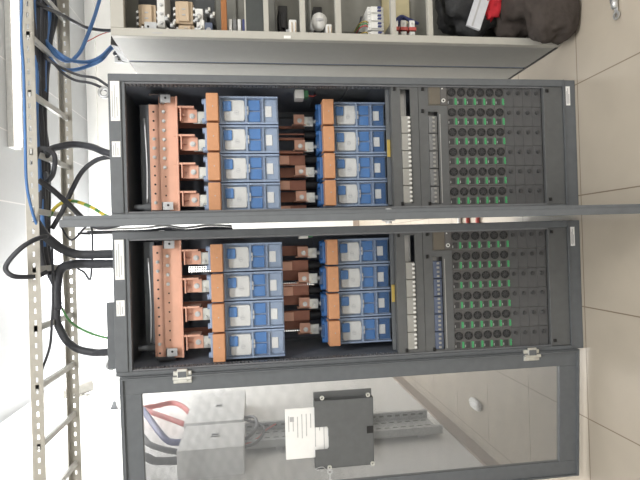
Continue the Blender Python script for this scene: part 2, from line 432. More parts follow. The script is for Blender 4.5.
def from_door(u, y, z):
    a = -math.radians(183.2)
    return (XB + u*math.cos(a) - y*math.sin(a), -.012 + u*math.sin(a) + y*math.cos(a), z)
pp = thing('document', from_door(.275, .012, 0), 'white printed sheets sticking out of the grey pocket on the mesh door', 'document', rz=-math.radians(183.2))
MB().box(-.108, .102, 0, .006, .99, 1.341, .002).build('sheet', PAPER, pp)
pr = MB()
for i in range(11):
    z = 1.325 - i*.018; a = -.085 + random.random()*.02; b = a + .05 + random.random()*.1
    pr.box(a, b, .0062, .0068, z, z+.003)
pr.box(-.075, -.055, .0062, .007, 1.305, 1.322).build('print', INK, pp)
kk = thing('key', from_door(.43, .04, 1.165), 'small metal key hanging under the grey document pocket', 'key', rz=-math.radians(183.2))
MB().ring((0, .0, 0), .012, .006, .003, 'y', 16).box(-.006, .006, 0, .003, -.012, -.008).box(.010, .045, 0, .003, -.003, .003).box(.032, .04, 0, .003, -.009, -.003).build('key_blade', STEEL, kk)
MB().tube([(-.004, .0015, .01), (-.022, .0, .03), (-.012, -.004, .058), (.0, -.003, .02)], .0012, 6).build('key_ring', STEEL, kk, True)

# ------------------------------------------------------------------ fuse switches
def fuse_switch(w, deep):
    """origin: lower left of the unit at the cabinet front plane; top end at z = .31"""
    t = thing('fuse_switch', (0, 0, 0), 'x', 'fuse switch', 'blue fuse switches')
    y = deep
    # base block with terminals at the upper end
    MB().box(.004, w-.004, y+.10, y+.20, -.002, .300, .003).box(.012, w-.012, y+.05, y+.20, .285, .312, .004).cyl((.020, y+.075, .30), .012, .022, 'z', 12).cyl((w-.02, y+.075, .30), .012, .022, 'z', 12).build('base', SLATE if deep < .1 else BLUEB, t)
    hs = MB().box(.002, w-.002, y+.075, y+.11, -.002, .296, .002)
    hs.box(.002, .009, y+.052, y+.08, .0, .296).box(w-.009, w-.002, y+.052, y+.08, .0, .296)
    hs.box(.009, w-.009, y+.052, y+.08, .132, .140).box(.009, w-.009, y+.060, y+.08, .062, .068).box(.009, w-.009, y+.055, y+.08, .240, .252)
    for i in range(5): hs.box(.018+i*.019, .026+i*.019, y+.050, y+.055, .064, .068)
    hs.build('housing', SLATE, t)
    b = MB().box(.004, w-.003, y, y+.085, .249, .299, .003).box(.010, w-.009, y-.001, y+.01, .252, .254)
    o = b.build('orange_bar', ORANGE, t, label='orange plastic bar'); MB().cyl((w*.52, y-.0015, .272), .0025, .002, 'y', 8).build('screw', ZINC, o)
    p = MB().prism([(.022, .142), (w-.024, .142), (w-.018, .148), (w-.018, .222), (w-.024, .228), (.022, .228), (.016, .222), (.016, .148)], 'y', y+.052, y+.075, .002)
    p.box(w*.5-.018, w*.5+.018, y+.054, y+.074, .126, .143, .002)
    c = p.build('carrier', WHITEP, t, label='white fuse carrier')
    MB().box(w*.5-.006, w-.023, y+.044, y+.053, .197, .234, .005).build('button', BLUE, c, label='blue button')
    MB().cyl((w*.5, y+.0525, .135), .0055, .002, 'y', 12).build('hole', BLACK, c)
    MB().ring((w*.5-.010, y+.0505, .176), .009, .0078, .002, 'y', 20).box(w*.5-.011, w*.5-.009, y+.0505, y+.0525, .17, .182).build('dial', INK, c)
    MB().box(.014, w*.5-.003, y+.064, y+.078, .076, .130, .003).box(w*.5+.003, w-.014, y+.064, y+.078, .076, .130, .003).build('contact_cover', BLUE, t)
    MB().box(.012, w-.012, y+.068, y+.078, .004, .058, .002).build('label_holder', SLATE if deep < .1 else BLUEB, t)
    s_ = MB().box(.036, w-.040, y+.064, y+.069, .027, .055, .001).build('label_tag', PAPER, t, label='white label tag')
    MB().prism([(y+.038, .240), (y+.0395, .241), (y+.0435, .134), (y+.054, .070), (y+.061, .002), (y+.0595, .002), (y+.0525, .07), (y+.042, .134)], 'x', .004, w-.004).build('clear_cover', COVER, t, label='clear bluish plastic cover')
    return t
proto1, proto2 = fuse_switch(.1225, .045), fuse_switch(.1195, .140)
for x0, cn in ((XA, 'upper'), (XB, 'lower')):
    for st, proto, xr, pitch, z0 in (('left', proto1, .517, .124, 1.327), ('right', proto2, .523, .121, .826)):
        for k in range(4):
            lb = f'fuse switch with orange bar, {ORD[k]} from top, {st} stack of {cn} dark cabinet'
            loc = (x0 + xr - (k+1)*pitch, 0, z0)
            if x0 == XA and k == 0: proto.location = loc; proto['label'] = lb
            else: dup(proto, loc, lb)

# ------------------------------------------------------------------ circuit breakers
def breaker(w, body, tog, dz, name_group):
    t = thing('circuit_breaker', (0, 0, 0), 'x', 'circuit breaker', name_group)
    MB().box(0, w-.0025, .024, .054, -.024, .024, .002).box(0, w-.0025, .014, .03, -.018, .018, .002).build('body', body, t)
    n = 4
    for i in range(n):
        xx = (i+.5)*(w-.0025)/n
        MB().box(xx-.0045, xx+.0045, .006, .016, dz-.006, dz+.004, .001).build('toggle', tog, t)
    return t
b1 = breaker(.0752, BEIGE, WHITEP, -.013, 'pale breakers in the wide strips')
b2 = breaker(.0755, BRKGR, BEIGE, 0, 'grey breakers in the narrow strips')
b3 = breaker(.0755, BRKBL, BEIGE, 0, 'grey breakers in the narrow strips')
first = {}
def put(proto, loc, label):
    if proto not in first: first[proto] = 1; proto.location = loc; proto['label'] = label; return proto
    return dup(proto, loc, label)
for x0, cn, p2 in ((XA, 'upper', b2), (XB, 'lower', b3)):
    for k in range(5):
        put(b1, (x0+.037+(4-k)*.0752, 0, .786), f'pale breaker with white toggles, {ORD[k]} from top, left strip of {cn} dark cabinet')
    for k in range(5):
        put(p2, (x0+.032+(4-k)*.0765, 0, .664), f'{"grey" if p2 is b2 else "blue grey"} breaker, {ORD[k]} from top, right strip of {cn} dark cabinet')

# ------------------------------------------------------------------ controllers, fan modules and blanks
def controller(x0, cn):
    t = thing('controller', (x0+.458, 0, .596), f'taupe controller with round port beside the fan modules of {cn} dark cabinet', 'controller')
    MB().box(0, .082, .018, .20, .0, .084, .002).build('body', CTRL, t)
    MB().box(.004, .078, .014, .019, .032, .080, .001).build('display', mat('display', (108, 102, 92), .35), t)
    MB().box(.002, .080, .015, .019, .002, .030, .001).build('perforated_end', MODULE, t)
    MB().ring((.020, .010, .018), .0085, .0045, .009, 'y', 18).build('port', WHITEP, t); MB().cyl((.020, .013, .018), .0045, .004, 'y', 12).build('port_hole', BLACK, t)
    MB().cyl((.072, .013, .022), .003, .003, 'y', 8).build('status_light', WHITEP, t)
    return t
controller(XA, 'upper'); controller(XB, 'lower')

PW, PH = .0867, .044
def fan_module():
    t = thing('fan_module', (0, 0, 0), 'x', 'rectifier module', 'fan modules with green latches')
    w, h = .0857, .0432
    MB().box(0, w, .021, .25, 0, h, .001).build('body', MODULE, t)
    c = (w-.0245, .0, h/2+.0005)
    g = MB().ring((c[0], .017, c[2]), .0182, .0160, .004, 'y', 28).cyl((c[0], .0195, c[2]), .0165, .0015, 'y', 28)
    f = g.build('fan', FAN, t, label='round black fan')
    hb = MB().cyl((c[0], .017, c[2]), .0055, .003, 'y', 14)
    for k in range(7):
        a = 2*math.pi*k/7
        hb.box(.005, .0152, .018, .0195, -.0016, .0016, 0, Matrix.Translation((c[0], 0, c[2])) @ Matrix.Rotation(a, 4, 'Y'))
    hb.ring((c[0], .0172, c[2]), .0112, .0102, .002, 'y', 24).build('fan_guard', FANH, f)
    MB().box(.008, .034, .018, .0215, .016, .036, .001).build('vent', mat('vent_dark', (62, 62, 64), .5), t)
    l = MB().box(.008, .036, .016, .022, .0010, .0080, .0012).build('latch', GREEN, t, label='green latch')
    MB().box(.008, .034, .0185, .0215, -.0002, .0012).build('status_light', LED, t)
    MB().box(.012, .022, .017, .019, .036, .039).build('tab', ZINC, t)
    return t
def blank():
    t = thing('blank_module', (0, 0, 0), 'x', 'filler plate', 'blank filler plates below the fan modules')
    w, h = .0857, .0432
    MB().box(0, w, .021, .035, 0, h, .001).build('plate', MODUL2, t)
    MB().cyl((w-.0245, .016, h/2), .0082, .006, 'y', 20, .0098).cyl((w-.0245, .014, h/2), .005, .003, 'y', 14).build('knob', FANH, t)
    return t
fm, bk = fan_module(), blank()
for x0, cn in ((XA, 'upper'), (XB, 'lower')):
    for r in range(6):
        x = x0 + .541 - (r+1)*PW - (.0 if r else 0)
        for k in range(10):
            z = .5965 - (k+1)*PH
            if k < 6: put(fm, (x, 0, z), f'fan module with green latch, {ORD[k]} from left, {ORD[r]} row from top, {cn} dark cabinet')
            else: put(bk, (x, 0, z), f'blank filler plate, {ORD[k-6]} from left, {ORD[r]} row from top, {cn} dark cabinet')

# ------------------------------------------------------------------ light distribution cabinet on the right
XC, YC, WC, DC, HCc = .8865, .0965, .80, .60, 2.009
dc = thing('distribution_cabinet', (XC, YC, 0), 'light grey distribution cabinet across the top of the photo, open front', 'electrical cabinet')
f = MB().box(0, .034, 0, .03, 0, HCc, .003).box(WC-.034, WC, 0, .03, 0, HCc, .003).box(.034, WC-.034, 0, .03, 1.955, HCc, .003).box(.034, WC-.034, 0, .03, 0, .05, .003)
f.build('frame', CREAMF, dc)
MB().box(-.002, WC, .02, DC, 0, .014).build('base_shadow', BLACK, dc, label='black strip for the shadow gap at the base')  # black strip painted in for the shadow along the floor
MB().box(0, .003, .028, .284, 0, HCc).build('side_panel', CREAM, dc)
MB().box(.003, .006, .284, .306, 0, HCc).build('gasket', DBLUE, dc, label='dark blue gasket strip')
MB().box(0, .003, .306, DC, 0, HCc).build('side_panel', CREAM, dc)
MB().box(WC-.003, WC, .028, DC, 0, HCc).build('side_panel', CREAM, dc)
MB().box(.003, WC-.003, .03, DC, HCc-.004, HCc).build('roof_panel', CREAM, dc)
MB().box(.003, WC-.003, .27, .275, .02, HCc-.004).box(.003, WC-.003, .26, .27, 1.12, 1.14).box(.003, WC-.003, .255, .27, 1.45, 1.48).box(.003, WC-.003, .255, .27, 1.50, 1.52).build('mounting_plate', CREAMB, dc)
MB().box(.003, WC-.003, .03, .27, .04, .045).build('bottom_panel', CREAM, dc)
for z0, z1 in ((1.354, 1.376), (1.194, 1.218), (1.034, 1.060), (.784, .807), (.612, .635)):
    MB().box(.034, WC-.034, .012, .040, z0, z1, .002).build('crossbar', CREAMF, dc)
MB().box(.036, WC-.034, .03, .035, 1.378, 1.452).build('barrier', mat('smoked_barrier', (66, 70, 70), .3), dc, label='dark smoked barrier')
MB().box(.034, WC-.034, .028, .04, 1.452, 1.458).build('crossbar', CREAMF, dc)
MB().box(.040, WC-.05, .06, .08, 1.535, 1.560, .002).build('busbar', mat('brown_bar', (158, 104, 62), .45, .3), dc, label='brown copper bar')
MB().box(.02, WC-.05, .27-.012, .27, .64, .78).build('backing', mat('sand_plate', (196, 186, 150), .6), dc)

def contactor(x, y, z, w, d, h, label):
    t = thing('contactor', (XC+x, YC+y, z), label, 'contactor', 'beige contactors')
    MB().box(0, w, 0, d, 0, h, .004).box(.006, w-.006, -.014, .002, h*.2, h*.8, .003).build('body', BEIGEC, t)
    for s_ in (-.012, h-.004):
        for i in range(3): MB().box(.010+i*(w-.02)/3, .022+i*(w-.02)/3, .01, d*.6, s_, s_+.016, .002).cyl((.016+i*(w-.02)/3, .004, s_+.008), .006, .01, 'y', 8).build('terminal', STEEL, t)
    MB().box(w*.3, w*.36, -.016, -.013, h*.4, h*.6).box(w*.55, w*.61, -.016, -.013, h*.4, h*.6).build('marking', INK, t)
    return t
contactor(.085, .11, 1.845, .10, .155, .075, 'beige contactor nearest the left end of the light cabinet')
contactor(.055, .11, 1.845, .027, .155, .06, 'thin beige contactor just below the first one, light cabinet')
contactor(.100, .10, 1.685, .10, .165, .075, 'beige contactor left of the brown bar, light cabinet')
contactor(.048, .10, 1.680, .046, .165, .07, 'beige contactor touching the sill, left of the brown bar')
MB().box(.034, WC-.05, .262, .268, 1.60, 1.95).build('backing', mat('dark_backing', (74, 77, 80), .5), dc, label='dark backing plate')
CL = [(.045, 1.800, 'above the thin contactor at the sill'), (.075, 1.772, 'between the contactors, nearer the sill'), (.105, 1.795, 'between the contactors, deeper inside'),
      (.050, 1.905, 'at the left end beside the frame'), (.060, 1.655, 'below the second contactor group'), (.105, 1.665, 'below the second contactor group, deeper inside'), (.140, 1.62, 'left of the brown bar, deepest inside'), (.12, 1.60, 'left of the brown bar, beside the relay')]
for x, z, wh in CL:
    o = thing('terminal_clamp', (XC+x, YC+.085, z), f'bright metal terminal clamp {wh}, light cabinet', 'terminal clamp', 'terminal clamps in the light cabinet')
    MB().box(0, .024, 0, .17, -.010, .010, .002).build('body', BRKGR, o)
    bolt(MB(), .008, 0, .002, .008).build('bolt', STEEL, o); MB().box(.010, .026, -.010, .006, -.013, -.003, .002).build('clip', TIN, o)
# zinc strips and terminals around them
o = thing('terminal_strip', (XC+.04, YC+.1, 1.77), 'pale grey terminal strip between the beige contactors', 'terminal strip')
MB().box(.04, .3, .0, .165, .035, .068, .002).build('strip', WHITEP, o)
for i in range(6): bolt(MB(), .06+i*.04, .0, .05, .008).build('bolt', STEEL, o)
o = thing('mounting_bracket', (XC+.036, YC+.06, 1.835), 'grey zinc bracket at the sill beside the first contactors', 'bracket')
MB().box(0, .05, .0, .004, 0, .050).box(0, .004, 0, .2, 0, .05).build('plate', ZINC, o); MB().cyl((.03, -.002, .035), .005, .003, 'y', 10).build('hole', BLACK, o)
for i, (xx, zz) in enumerate(((.06, 1.635), (.11, 1.64), (.05, 1.60))):
    o = thing('relay', (XC+xx, YC+.09, zz), ['small white relay with round face beside the brown bar', 'small white relay deeper inside beside the brown bar', 'small dark relay at the sill left of the brown bar'][i], 'relay', 'small relays left of the brown bar')
    MB().box(0, .055, 0, .16, 0, .034, .003).build('body', WHITEP if i < 2 else BRKBL, o)
    MB().cyl((.02, -.004, .017), .011, .005, 'y', 14).build('dial', INK, o)
for i in range(4):
    o = thing('terminal_block', (XC+.034, YC+.08, 1.515-i*.020), f'narrow terminal, {ORD[i]} right of the brown bar at the sill', 'terminal', 'terminals right of the brown bar')
    MB().box(0, .085, 0, .12, 0, .014, .002).build('body', (WHITEP, BRKGR, WHITEP, CNAVY)[i], o); MB().cyl((.02, -.002, .007), .004, .004, 'y', 8).build('screw', STEEL, o)
o = thing('steel_pin', (XC+.05, YC+.07, 1.467), 'bright steel pin beside the dark smoked barrier', 'pin'); MB().cyl((0, 0, 0), .004, .06, 'z', 10).cyl((0, 0, -.008), .008, .008, 'z', 10).build('pin', STEEL, o)
# fuses between the crossbars
def fuse(x, z, w, h, m, label, rnd=False):
    t = thing('fuse_holder', (XC+x, YC+.07, z), label, 'fuse holder', 'fuse holders between crossbars')
    if rnd:
        MB().cyl((w/2, 0, h/2), w*.5, .09, 'y', 22).build('body', m, t, True); MB().box(w*.42, w*.58, -.006, .0, h*.15, h*.85, .002).cyl((w/2, -.01, h/2), .006, .01, 'y', 12).build('knob', INK, t)
    else:
        MB().box(0, w, 0, .09, 0, h, .006).build('body', m, t); MB().box(w*.2, w*.8, -.004, .001, h*.15, h*.25).box(w*.2, w*.8, -.004, .001, h*.6, h*.7).build('band', BEIGEC, t)
        MB().cyl((w/2, .04, h), .008, .012, 'z', 10).build('cap', STEEL, t)
    MB().box(w*.2, w*.8, .085, .2, h*.2, h*.8).build('mount', BLACK, t)
    return t
fuse(.046, 1.226, .075, .036, WHITEP, 'cream fuse holder just left of the second white crossbar')
fuse(.085, 1.100, .070, .048, WHITEP, 'round white fuse knob left of the third white crossbar', True)
fuse(.040, 1.066, .065, .030, WHITEP, 'cream fuse holder touching the third white crossbar')
for i, z in enumerate((1.245, 1.085)):
    o = thing('switch_unit', (XC+.04, YC+.11, z+.02), ['dark switch behind the second white crossbar', 'dark switch behind the third white crossbar'][i], 'switch')
    MB().box(.03, .16, 0, .15, 0, .04, .003).box(.05, .12, -.02, .01, .01, .03, .003).build('body', BLACK, o); MB().box(.0, .26, .04, .15, .045, .052).build('side_plate', CREAMB, o)
o = thing('black_cable', (0, 0, 0), 'thin black wire curving behind the crossbars of the light cabinet', 'cable')
MB().tube([(XC+.05, YC+.16, 1.03), (XC+.06, YC+.15, .98), (XC+.12, YC+.16, .93), (XC+.2, YC+.2, .90)], .005, 8).build('sheath', RUBBER, o, True)
o = tag(MB().box(XC+.034, XC+.12, YC+.18, YC+.26, .90, 1.028, .003).build('backplate_box', mat('dark_olive', (88, 88, 82), .6)), 'dark box behind the crossbars left of the white breakers', 'box')
# white breakers
for i in range(4):
    o = thing('circuit_breaker', (XC+.040+(0 if i == 0 else .006)+i*.036, YC+.07, .826), f'white breaker with dark toggles, {ORD[i]} from the sill inside the light cabinet', 'circuit breaker', 'white breakers in the light cabinet')
    MB().box(0, .034, 0, .19, 0, .075, .002).box(.003, .031, -.012, .002, .012, .062, .002).build('body', WHITEP, o)
    MB().box(.006, .013, -.022, -.010, .016, .032, .001).box(.020, .027, -.022, -.010, .016, .032, .001).build('toggle', CNAVY, o)
    MB().cyl((.009, -.002, .068), .004, .004, 'y', 8).cyl((.024, -.002, .068), .004, .004, 'y', 8).build('screw', STEEL, o)
for i, m in enumerate((CRED, CGREEN, BRASS, CRED, CGREEN, BRASS)):
    o = thing('wire', (0, 0, 0), f'{["red", "green", "yellow"][i % 3]} wire above the {"first" if i < 3 else "second"} white breaker, light cabinet', 'wire', 'thin wires at the white breakers')
    xx = XC+.046+(i % 3)*.010+(i//3)*.05
    MB().tube([(xx, YC+.075, .900), (xx, YC+.06, .915), (xx+.004, YC+.10, .935), (xx+.006, YC+.2, .94)], .003, 6).build('sheath', m, o, True)
for i in range(6):
    o = thing('terminal_block', (XC+.036+(i % 2)*.052, YC+.08, .755-(i//2)*.040), f'red and white terminal, {"outer" if i % 2 == 0 else "inner"} one of the {ORD[i//2]} pair by the white breakers', 'terminal', 'red and white terminals')
    MB().box(0, .048, 0, .17, 0, .026, .002).build('body', WHITEP, o); MB().box(.0, .016, -.004, .03, -.006, .03, .002).build('insert', CRED, o)
    MB().cyl((.032, -.003, .013), .005, .004, 'y', 8).build('screw', STEEL, o)
o = thing('cable_bundle', (0, 0, 0), 'dark blue wires above the red and white terminals', 'cable')
for j in range(4): MB().tube([(XC+.12, YC+.09+.01*j, .78-.015*j), (XC+.15, YC+.07+.01*j, .74-.012*j), (XC+.13, YC+.1, .68-.01*j)], .006, 8).build('wire', CNAVY, o, True)
MB().box(XC, XC, 0, 0, 0, 0).b.free()
o = MB().box(.010, .022, -.0008, .0004, 1.262, 1.292).build('sticker', PAPER, dc, label='small white sticker')
o.location = (-.006, -.0006, 0)
MB().box(.012, .016, -.0012, .0004, 1.80, 1.842).build('nameplate', INK, dc)
# black sleeve and cables on its roof
o = tag(MB().prism([(.012, HCc), (.10, HCc), (.075, HCc+.03), (.02, HCc+.034)], 'y', .06, .26, .003).build('cable_sleeve', BLACK), 'black rubber cable sleeve lying on the edge of the light cabinet roof', 'cable sleeve'); o.location = (XC-.01, YC+.06, 0)
tb = thing('slotted_bracket', (XC+.01, YC+.34, HCc), 'pale slotted bracket on the roof of the light cabinet', 'bracket')
MB().box(0, .03, 0, .004, 0, .075).box(0, .03, 0, .05, 0, .004).build('angle', ZINC, tb); MB().cyl((.015, -.001, .03), .005, .002, 'y', 8).cyl((.015, -.001, .055), .005, .002, 'y', 8).build('hole', BLACK, tb)
for i in range(3):
    o = tag(MB().tube([(XC+.04+.015*i, .36+.05*i, HCc+.004), (XC+.03+.01*i, .38+.05*i, HCc+.05), (XC+.06, .44+.05*i, HCc+.07), (XC+.14, .5+.04*i, HCc+.009)], .008, 8).build('black_cable', RUBBER, None, True),
            f'short black cable loop on the light cabinet roof, {["nearest", "middle", "farthest"][i]} of three', 'cable', 'cable loops on the light cabinet roof')

# belongings stowed in its bottom
t = MB().blob((1.165, .235, .37), (.20, .10, .155), 3, .45, 1.6, 2.6)
tag(t.build('black_bag', BAGBK, None, True), 'crumpled black bag inside the bottom of the light cabinet', 'bag')
o = thing('booklet', (1.00, .12, .405), 'white booklet standing beside the black bag in the light cabinet', 'booklet')
o.rotation_euler = (0, math.radians(20), 0)
MB().box(-.03, .15, 0, .014, -.034, .034, .002).build('cover', mat('booklet_white', (205, 208, 214), .5), o); MB().box(-.025, .145, -.0008, .0004, .004, .012).build('stripe', INK, o)
t = MB().blob((1.195, .15, .300), (.16, .035, .085), 9, .5, 1.8, 2.4)
tag(t.build('red_bag', REDF, None, True), 'folded red cloth bag behind the brown bag', 'bag')
br = MB().blob((1.17, .20, .165), (.215, .085, .13), 5, .3, 1.3, 3.0, .047)
br.blob((1.045, -.005, .105), (.205, .085, .125), 6, .32, 1.4, 2.8, .002)
br.blob((1.14, .09, .17), (.15, .14, .10), 8, .2, 1.4, 3.0)
bag = br.build('brown_bag', BAGBR, None, True)
tag(bag, 'dark brown fabric bag spilling out of the light cabinet onto the floor', 'bag')
rm = bag.modifiers.new('remesh', 'REMESH'); rm.mode = 'VOXEL'; rm.voxel_size = .009; rm.use_smooth_shade = True
sm = bag.modifiers.new('smooth', 'SMOOTH'); sm.iterations = 4; sm.factor = .5

# cable lug lying on the floor
lg = thing('cable_lug', (.876, -.275, 0), 'bright metal cable lug with ring end on the floor tiles', 'cable lug')
d = Vector((-1, -.10, 0)).normalized()
MB().cyl((.13, .013, .016), .0125, .085, d, 16).build('sleeve', TIN, lg, True)
MB().cyl((.045, .0045, .016), .015, .035, d, 16, .011).build('barrel', STEEL, lg, True)
MB().ring((-.018, 0, .009), .017, .0085, .005, 'z').box(-.005, .018, -.009, .009, .008, .014, .002).build('ring_end', STEEL, lg)

# ------------------------------------------------------------------ ladder rack overhead
lad = thing('cable_ladder', (0, .28, 2.31), 'beige slotted cable ladder running overhead above the dark cabinets', 'cable ladder')
def rail(y, sgn):
    m = MB(); x0, x1 = -1.38, 2.6
    m.box(x0, x1, y, y+.003, 2.302, 2.321).box(x0, x1, y, y+.003, 2.330, 2.350)
    x = x0
    while x < x1:
        m.box(x, x+.026, y, y+.003, 2.321, 2.330); x += .046
    m.box(x0, x1, y+(.003 if sgn > 0 else -.03), y+(.033 if sgn > 0 else 0), 2.347, 2.350)
    for v in m.b.verts: v.co.y -= .28; v.co.z -= 2.31
    m.build('side_rail', RAIL, lad)
rail(.085, 1); rail(.485, -1)
for k in range(16):
    x = -1.26+k*.2375
    MB().box(x-.012, x+.012, -.195, .205, .008, .022).build('rung', mat('rung_grey', (206, 206, 202), .5) if k == 0 else bpy.data.materials['rung_grey'], lad)

CABN = 0
def cable(pts, r, m, label, name='black_cable', group=None, n=10):
    return tag(MB().tube(pts, r, n).build(name, m, None, True), label, 'cable', group)
TOP = 2.0
cable([(0.41, 0.2, 2.314), (0.445, 0.25, 2.308), (0.464, 0.28, 2.277), (0.471, 0.28, 2.222), (0.453, 0.25, 2.141), (0.422, 0.2, 2.077), (0.395, 0.17, TOP)], .0155, RUBBER, 'thick black cable arching from the ladder into the upper dark cabinet', group=None)
cable([(0.10, .3, 2.335), (0.191, 0.3, 2.283), (0.271, 0.3, 2.247), (0.348, 0.28, 2.196), (0.392, 0.25, 2.13), (0.402, 0.22, 2.065), (0.398, 0.21, TOP)], .0105, RUBBER, 'medium black cable curving up to meet the thick arched one')
cable([(0.12, 0.12, 2.33), (0.081, 0.15, 2.318), (0.048, 0.2, 2.307), (0.008, 0.25, 2.277), (-0.016, 0.28, 2.23), (-0.02, 0.28, 2.171), (-0.02, 0.25, 2.103), (-0.021, 0.2, TOP)], .020, RUBBER, 'fat black cable entering the lower dark cabinet, upper of two side by side')
cable([(-0.257, 0.25, 2.305), (-0.141, 0.27, 2.309), (-0.077, 0.3, 2.298), (-0.061, 0.3, 2.238), (-0.063, 0.28, 2.164), (-0.064, 0.25, 2.096), (-0.064, 0.2, TOP)], .020, RUBBER, 'fat black cable entering the lower dark cabinet, lower of two side by side')
cable([(0.062, 0.12, 2.287), (0.046, 0.05, 2.308), (0.012, 0.0, 2.339), (-0.037, 0.0, 2.383), (-0.067, 0.0, 2.391), (-0.091, 0.0, 2.367), (-0.099, 0.05, 2.345), (-0.099, 0.12, 2.325), (-0.086, 0.15, 2.302)], .0095, RUBBER, 'black cable looping out beyond the ladder towards the left edge')
cable([(-0.10, .26, 2.33), (-0.172, 0.27, 2.31), (-0.294, 0.27, 2.315), (-0.343, 0.27, 2.302), (-0.398, 0.27, 2.274), (-0.434, 0.25, 2.218), (-0.451, 0.25, 2.152), (-0.442, 0.2, 2.087), (-0.43, 0.16, TOP)], .0165, RUBBER, 'thick dark cable hooking into the lower dark cabinet beside the mesh door')
cable([(0.027, 0.3, 2.337), (-0.139, 0.14, 2.276), (-0.284, 0.13, 2.28), (-0.396, 0.13, 2.292), (-0.501, 0.13, 2.33)], .005, RUBBER, 'thin black cable alongside the front ladder rail')
cable([(-.13, .27, 2.33), (-0.23, 0.28, 2.303), (-0.271, 0.28, 2.287), (-0.317, 0.25, 2.244), (-0.36, 0.25, 2.179), (-0.382, 0.2, 2.082), (-0.388, 0.2, TOP)], .005, CGREEN, 'thin green cable drooping to the lower dark cabinet', 'green_cable')
cable([(0.153, 0.25, 2.325), (0.19, 0.28, 2.313), (0.218, 0.3, 2.282), (0.217, 0.28, 2.224), (0.187, 0.25, 2.148), (0.142, 0.2, 2.068), (0.135, 0.2, TOP)], .0075, GY, 'green and yellow earth cable arching into the upper dark cabinet', 'earth_cable')
cable([(1.35, .56, 2.12), (1.291, 0.55, 2.165), (1.24, 0.55, 2.181), (1.136, 0.5, 2.192), (1.022, 0.45, 2.212), (0.93, 0.4, 2.229), (0.868, 0.35, 2.258), (0.867, 0.3, 2.291), (0.925, 0.3, 2.335), (0.977, 0.3, 2.36)], .0085, CBLUE, 'blue cable swinging up to the top edge of the photo', 'blue_cable')
cable([(1.02, .45, HCc), (1.001, 0.45, 2.07), (0.971, 0.45, 2.107), (0.913, 0.4, 2.131), (0.888, 0.4, 2.177), (0.865, 0.35, 2.214), (0.863, 0.3, 2.257), (0.916, 0.3, 2.323), (0.968, 0.3, 2.36)], .0085, CBLUE, 'blue cable to the light cabinet roof, hanging shallower of the two', 'blue_cable')
cable([(1.04, .5, HCc), (1.011, 0.5, 2.083), (0.981, 0.5, 2.121), (0.894, 0.4, 2.136), (0.864, 0.4, 2.195), (0.827, 0.35, 2.246), (0.818, 0.3, 2.284), (0.871, 0.3, 2.333)], .0085, CBLUE, 'blue cable to the light cabinet roof, hanging lower of the two', 'blue_cable')
cable([(1.2, 0.03, 2.33), (0.994, 0.035, 2.325), (0.867, 0.035, 2.33), (0.704, 0.03, 2.322), (0.471, 0.02, 2.318), (0.277, 0.02, 2.318), (0.173, 0.05, 2.315), (0.095, 0.10, 2.313)], .0055, CBLUE, 'blue cable running outside the front ladder rail', 'blue_cable')
cable([(1.064, 0.2, 2.345), (1.063, 0.25, 2.317), (1.106, 0.4, 2.313), (1.114, 0.5, 2.281), (1.129, 0.6, 2.252), (1.119, 0.6, 2.135), (1.15, .6, HCc)], .0085, RUBBER, 'black cable sloping from the ladder to the light cabinet roof')
cable([(0.86, .25, 2.33), (0.826, 0.25, 2.298), (0.792, 0.25, 2.241), (0.769, 0.25, 2.183), (0.749, 0.22, 2.112), (0.70, 0.15, 2.05), (0.66, 0.13, TOP)], .006, RUBBER, 'black cable into the upper cabinet corner, straighter of two')
cable([(0.85, .25, 2.335), (0.818, 0.25, 2.29), (0.775, 0.25, 2.25), (0.747, 0.25, 2.201), (0.725, 0.22, 2.125), (0.68, 0.17, 2.05), (0.65, 0.16, TOP)], .006, RUBBER, 'black cable into the upper cabinet corner, saggier of two')
cable([(1.097, 0.7, 2.295), (1.114, 0.69, 2.254), (1.131, 0.68, 2.213), (1.138, 0.66, 2.157), (1.15, .64, HCc)], .0025, CRED, 'very thin red wire to the light cabinet roof', 'red_wire')
cable([(0.118, 0.35, 2.32), (0.048, 0.35, 2.27), (0.108, 0.3, 2.17), (-0.121, 0.3, 2.176), (-0.098, 0.3, 2.205), (-0.079, 0.31, 2.239)], .0045, RUBBER, 'thin grey cable crossing behind the open door top')
# long runs lying on the rungs
runs = [(.14, 2.336, .013), (.17, 2.338, .015), (.205, 2.340, .017), (.245, 2.339, .016), (.285, 2.338, .015), (.32, 2.337, .014), (.355, 2.339, .016), (.39, 2.337, .013), (.425, 2.338, .014)]
for i, (y, z, r) in enumerate(runs):
    m = CBLUE if i in (2, 6) else RUBBER
    e = random.uniform(.62, .80) if i not in (2, 3, 4) else (.02, -.02, .1)[i-2]
    pts = [(2.5 - k*(2.5-e)/14, y + random.uniform(-.012, .012) + (0 if k < 12 else (.25-y)*.25*(k-11)), z + r*.5 + random.uniform(0, .006)) for k in range(15)]
    cable(pts, r*.8, m, f'{"blue" if m is CBLUE else "black"} cable lying along the ladder, {ORD[i] if i < 8 else "ninth"} from the front rail', 'blue_cable' if m is CBLUE else 'black_cable', 'cables lying along the ladder')
for i, (y, r) in enumerate(((.22, .014), (.26, .016), (.30, .012))):
    cable([(.75, y+.03, 2.365), (.6, y, 2.36), (.45, y+.02, 2.355), (.3, y+.01, 2.35), (.12, y+.02, 2.36), (.0, y, 2.355), (-.1, y+.02, 2.345)], r, RUBBER, f'black cable in the middle bundle of the ladder, {ORD[i]} from the front', group='middle bundle on the ladder')
